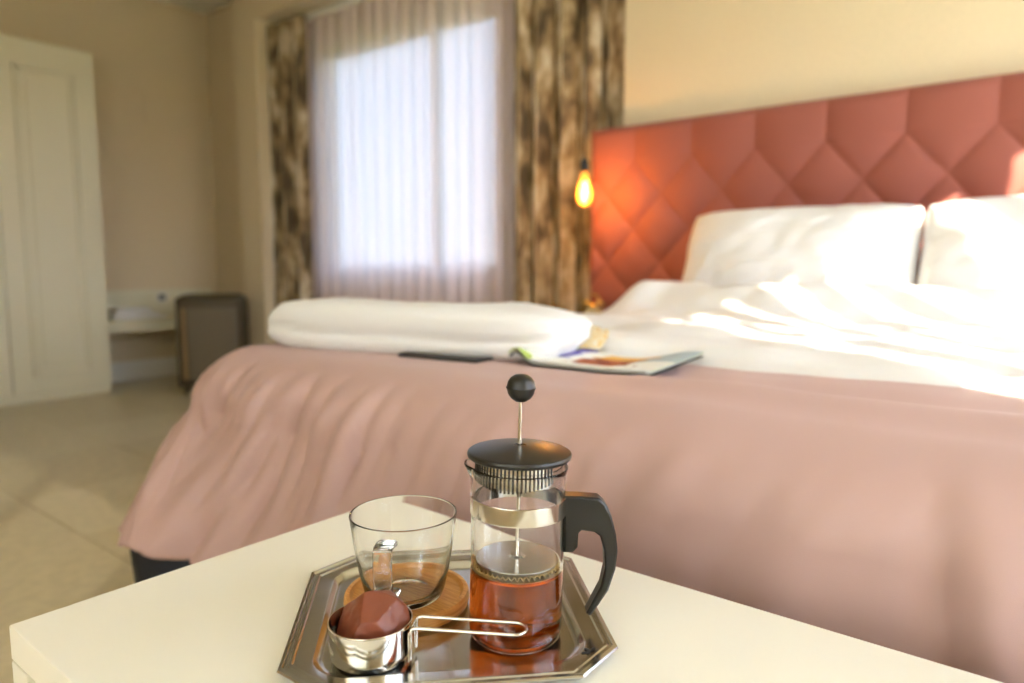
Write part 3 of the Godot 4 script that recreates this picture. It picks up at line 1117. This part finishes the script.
# ------------------------------------------------------------------ what stands on the tray
func tea_things() -> void:
	var well := TABLE_Y + 0.0022
	# coaster
	var co := thing("coaster", "round bamboo coaster under the glass cup", "coaster", Vector3(-0.516, well, 2.474))
	part("disc", lathe([Vector2(0, 0.0), Vector2(0.058, 0.0), Vector2(0.0615, 0.003), Vector2(0.0630, 0.009), Vector2(0.0625, 0.0145), Vector2(0.0610, 0.0165), Vector2(0.0570, 0.0165), Vector2(0.0540, 0.0125), Vector2(0, 0.0120)], 72).mesh(), M.bamboo, co)
	glass_cup(Vector3(-0.513, well + 0.0123, 2.480))
	french_press(Vector3(-0.3950, well + 0.0006, 2.4506))
	scoop(Vector3(-0.469, well, 2.561))

func glass_cup(at: Vector3) -> void:
	var cup := thing("glass_cup", "empty clear glass cup on the bamboo coaster", "cup", at)
	part("body", lathe([
		Vector2(0, 0.0015), Vector2(0.022, 0.0015), Vector2(0.026, 0.0), Vector2(0.032, 0.0), Vector2(0.0375, 0.004), Vector2(0.0405, 0.012), Vector2(0.0450, 0.032), Vector2(0.0490, 0.056), Vector2(0.0522, 0.080), Vector2(0.0530, 0.0865),
		Vector2(0.0528, 0.0874), Vector2(0.0522, 0.0877), Vector2(0.0516, 0.0874), Vector2(0.0513, 0.0865), Vector2(0.0504, 0.080), Vector2(0.0470, 0.056), Vector2(0.0427, 0.032), Vector2(0.0370, 0.014), Vector2(0.0320, 0.0085), Vector2(0.024, 0.0070), Vector2(0, 0.0066),
	], 96).mesh(85), M.cup_glass, cup)
	# handle: a flat glass loop towards the near side
	var to := Vector3(0.509, 0, 0.473).normalized()
	to = to.rotated(Vector3.UP, -deg_to_rad(16))
	var side := to.cross(Vector3.UP).normalized()
	var line := [Vector2(0.0500, 0.0755), Vector2(0.0600, 0.0770), Vector2(0.0665, 0.0760), Vector2(0.0690, 0.0725), Vector2(0.0690, 0.062), Vector2(0.0685, 0.048), Vector2(0.0675, 0.034), Vector2(0.0640, 0.0285), Vector2(0.056, 0.0265), Vector2(0.0440, 0.027)]
	var s := Shape.new()
	var rings := []
	for i in line.size():
		var a: Vector2 = line[maxi(0, i - 1)]
		var b: Vector2 = line[mini(line.size() - 1, i + 1)]
		var t := (b - a).normalized()
		var nrm := Vector2(t.y, -t.x)
		var ring := []
		for k in 12:
			var g := TAU * k / 12.0
			var ca := signf(cos(g)) * pow(absf(cos(g)), 0.5)
			var sa := signf(sin(g)) * pow(absf(sin(g)), 0.5)
			var p: Vector2 = line[i] + nrm * ca * 0.0032
			ring.append(s.vert(to * p.x + Vector3.UP * p.y + side * sa * 0.0090))
		rings.append(ring)
	for i in line.size() - 1:
		for k in 12:
			var m := (k + 1) % 12
			s.quad(rings[i][k], rings[i][m], rings[i + 1][m], rings[i + 1][k])
	for e in [0, line.size() - 1]:
		var c := s.vert(to * line[e].x + Vector3.UP * line[e].y)
		for k in 12:
			var m := (k + 1) % 12
			if e == 0:
				s.triangle(c, rings[e][m], rings[e][k])
			else:
				s.triangle(c, rings[e][k], rings[e][m])
	part("handle", s.outward().mesh(50), M.cup_glass, cup)

func french_press(at: Vector3) -> void:
	var p := thing("french_press", "glass french press with black lid, knob and handle on the tray", "french press", at)
	var right := Vector3(0.7815, 0, -0.6239)
	p.rotate(Vector3(-0.6239, 0, -0.7815), deg_to_rad(1.3))
	# beaker with a small pouring lip opposite the handle
	var g := lathe([
		Vector2(0, 0.0025), Vector2(0.030, 0.0020), Vector2(0.036, 0.0), Vector2(0.0395, 0.0008), Vector2(0.0422, 0.0040), Vector2(0.0430, 0.0090), Vector2(0.0430, 0.060), Vector2(0.0430, 0.110), Vector2(0.0430, 0.150), Vector2(0.0437, 0.1570), Vector2(0.0448, 0.1605),
		Vector2(0.0445, 0.1618), Vector2(0.0435, 0.1618), Vector2(0.0423, 0.1600), Vector2(0.0411, 0.1560), Vector2(0.0408, 0.150), Vector2(0.0408, 0.110), Vector2(0.0408, 0.060), Vector2(0.0408, 0.0110), Vector2(0.0390, 0.0070), Vector2(0.034, 0.0055), Vector2(0, 0.0055),
	], 96)
	for i in g.v.size():
		var q := g.v[i]
		var flat := Vector3(q.x, 0, q.z)
		if flat.length() > 0.03 and q.y > 0.145:
			var d := flat.normalized().dot(-right)
			var w := smoothstep(0.93, 1.0, d) * smoothstep(0.145, 0.1615, q.y)
			g.v[i] = q + flat.normalized() * 0.0055 * w + Vector3.UP * 0.0015 * w
	part("beaker", g.mesh(85), M.clear_glass, p)
	# steel band that carries the handle
	part("band", lathe([Vector2(0.0431, 0.1180), Vector2(0.0440, 0.1180), Vector2(0.0442, 0.1190), Vector2(0.0442, 0.1330), Vector2(0.0440, 0.1340), Vector2(0.0431, 0.1340)], 96, true).mesh(50), M.chrome, p)
	# handle profile (x outwards from the axis, y up)
	var px := [
		[559, 493], [575, 493], [592, 494], [599, 500], [605, 512], [610, 530], [612, 546], [610.5, 564], [604.5, 585], [595.5, 600], [588, 611], [584, 608.5],
		[588.5, 599], [597, 581], [600.5, 562], [599, 545], [594.5, 531.5], [589, 527.5], [577, 526], [574, 529], [573.5, 543], [569, 548], [560.5, 548],
	]
	var outline := PackedVector2Array()
	for q in px:
		outline.append(Vector2((q[0] - 516.0) / 1045.0, 0.0038 + (630.0 - q[1]) * 0.00096))
	var hd := Shape.new()
	hd.join(extruded(outline, 0.017, 0.0018), Transform3D(Basis(right, Vector3.UP, right.cross(Vector3.UP)), Vector3.ZERO))
	part("handle", hd.outward().mesh(40), M.black_plastic, p)
	# lid, slotted skirt and strainer
	var lid := part("lid", lathe([
		Vector2(0, 0.1685), Vector2(0.040, 0.1685), Vector2(0.0458, 0.1690), Vector2(0.0473, 0.1702), Vector2(0.0477, 0.1722), Vector2(0.0470, 0.1740), Vector2(0.0450, 0.1752), Vector2(0.0300, 0.1778), Vector2(0.0160, 0.1794), Vector2(0.0060, 0.1800), Vector2(0.0055, 0.1792), Vector2(0.0028, 0.1792), Vector2(0, 0.1792),
	], 96).mesh(30), M.black_plastic, p)
	part("collar", lathe([Vector2(0.0385, 0.1490), Vector2(0.0396, 0.1490), Vector2(0.0402, 0.1500), Vector2(0.0402, 0.1686), Vector2(0.0385, 0.1686)], 72, true).mesh(40), M.steel, lid)
	var slots := Shape.new()
	var facing := Vector3(0.35, 0, 0.94).normalized()
	for k in 25:
		var a := deg_to_rad(-62.0 + 124.0 * k / 24.0)
		var d := facing.rotated(Vector3.UP, a)
		var drop := 0.0135 + 0.0085 * cos(a) * cos(a)
		slots.join(box(Vector3(0.0016, drop, 0.0016), Vector3.ZERO), Transform3D(Basis(Vector3.UP.cross(d), Vector3.UP, d), d * 0.0398 + Vector3.UP * (0.1685 - drop / 2.0)))
	part("strainer_bars", slots.mesh(), M.soft_black, lid)
	# plunger: rod, knob, filter discs
	var plunger := part("plunger_rod", lathe([Vector2(0, 0.062), Vector2(0.0019, 0.062), Vector2(0.0019, 0.222), Vector2(0, 0.222)], 16).mesh(), M.chrome, p)
	part("knob", lathe([
		Vector2(0, 0.2195), Vector2(0.0050, 0.2202), Vector2(0.0092, 0.2232), Vector2(0.0118, 0.2270), Vector2(0.0129, 0.2315), Vector2(0.0136, 0.2322), Vector2(0.0136, 0.2334), Vector2(0.0129, 0.2342), Vector2(0.0120, 0.2385), Vector2(0.0096, 0.2420), Vector2(0.0056, 0.2446), Vector2(0, 0.2454),
	], 48).mesh(50), M.black_plastic, plunger)
	part("filter_plate", lathe([Vector2(0, 0.0770), Vector2(0.006, 0.0775), Vector2(0.008, 0.0758), Vector2(0.0380, 0.0750), Vector2(0.0380, 0.0738), Vector2(0, 0.0738)], 64).mesh(), M.steel, plunger)
	var coil := []
	for k in 240:
		var a := TAU * k / 240.0
		coil.append(Vector3(cos(a) * (0.0385 + 0.0018 * cos(a * 48.0)), 0.0705 + 0.0018 * sin(a * 48.0), sin(a) * (0.0385 + 0.0018 * cos(a * 48.0))))
	part("filter_spring", tube(coil, 0.0006, 6, true).mesh(90), M.brass_gauze, plunger)
	part("gauze", lathe([Vector2(0, 0.0690), Vector2(0.0360, 0.0690), Vector2(0.0400, 0.0670), Vector2(0.0404, 0.0640), Vector2(0.0398, 0.0640), Vector2(0.0376, 0.0680), Vector2(0, 0.0680)], 64).mesh(40), M.brass_gauze, plunger)
	# tea
	var tea := thing("tea", "amber tea filling the lower half of the french press", "tea", at)
	tea.rotate(Vector3(-0.6239, 0, -0.7815), deg_to_rad(1.3))
	part("liquid", lathe([Vector2(0, 0.0054), Vector2(0.034, 0.0054), Vector2(0.0390, 0.0069), Vector2(0.0409, 0.0110), Vector2(0.0409, 0.0668), Vector2(0.0400, 0.0660), Vector2(0, 0.0660)], 96).mesh(50), M.amber_tea, tea)

func scoop(at: Vector3) -> void:
	var s := thing("measuring_scoop", "polished steel scoop with a looped wire handle on the tray", "scoop", at)
	part("bowl", lathe([
		Vector2(0, 0.0), Vector2(0.026, 0.0), Vector2(0.0315, 0.0015), Vector2(0.0350, 0.0055), Vector2(0.0360, 0.0110), Vector2(0.0362, 0.0345), Vector2(0.0368, 0.0352), Vector2(0.0366, 0.0360), Vector2(0.0356, 0.0360), Vector2(0.0350, 0.0350), Vector2(0.0349, 0.0115), Vector2(0.0338, 0.0065), Vector2(0.031, 0.0028), Vector2(0.026, 0.0014), Vector2(0, 0.0012),
	], 72).mesh(40), M.chrome, s)
	var d := Vector3(0.845, 0, -0.535).normalized()
	var e := d.cross(Vector3.UP).normalized()
	# wire loop
	var line := []
	var bend := 0.0105
	line.append(d * 0.0378 + e * bend + Vector3.UP * 0.006)
	line.append(d * 0.0385 + e * bend + Vector3.UP * 0.030)
	line.append(d * 0.0400 + e * bend + Vector3.UP * 0.0335)
	line.append(d * 0.0440 + e * bend + Vector3.UP * 0.0345)
	line.append(d * 0.1270 + e * bend + Vector3.UP * 0.0335)
	for k in range(1, 10):
		var a := PI / 2.0 - PI * k / 10.0
		line.append(d * (0.1270 + cos(a) * 0.0100) + e * sin(a) * bend + Vector3.UP * 0.0335)
	line.append(d * 0.1270 - e * bend + Vector3.UP * 0.0335)
	line.append(d * 0.0440 - e * bend + Vector3.UP * 0.0345)
	line.append(d * 0.0400 - e * bend + Vector3.UP * 0.0335)
	line.append(d * 0.0385 - e * bend + Vector3.UP * 0.030)
	line.append(d * 0.0378 - e * bend + Vector3.UP * 0.006)
	part("wire_handle", tube(line, 0.0015, 10).mesh(80), M.chrome, s)
	var clip := Shape.new()
	clip.join(box(Vector3(0.0014, 0.026, 0.0270), Vector3.ZERO, 0.0005), Transform3D(Basis(d, Vector3.UP, d.cross(Vector3.UP)), d * 0.0372 + Vector3.UP * 0.0180))
	part("bracket", clip.mesh(), M.chrome, s)
	# chocolate-coated sweet lying in the scoop
	var c := thing("chocolate_sweet", "milk chocolate coated sweet in the steel scoop", "chocolate", at + Vector3(0, 0.0016, 0), 0.0)
	var n := noise(81, 60.0, 2)
	var tilt := Basis(Vector3(0.6, 0, 0.8).normalized(), deg_to_rad(-14))
	part("body", ball(72, 48, func(q: Vector3) -> Vector3:
		var w := Vector3(signf(q.x) * pow(absf(q.x), 0.9), signf(q.y) * pow(absf(q.y), 0.85), signf(q.z) * pow(absf(q.z), 0.9)) * Vector3(0.0340, 0.0260, 0.0310)
		# a big smooth lobe, a smaller rougher one beside it and the seam of the coating between them
		w += q * 0.0030 * smoothstep(0.0, 1.0, q.dot(Vector3(0.45, 0.85, -0.15).normalized()))
		for cut in [[Vector3(-0.45, 0.30, 0.85), 0.0165], [Vector3(0.32, 0.80, 0.40), 0.0215], [Vector3(0.85, 0.55, 0.10), 0.0240], [Vector3(0.72, 0.10, 0.66), 0.0230], [Vector3(-0.75, 0.70, -0.2), 0.0230]]:
			var face: Vector3 = cut[0].normalized()
			var over: float = w.dot(face) - cut[1]
			if over > 0.0:
				w -= face * over * 0.88
		w += q * n.get_noise_3dv(w) * 0.0010
		return tilt * w + Vector3(-0.001, 0.0290, 0.000)).mesh(179), M.milk_chocolate, c)
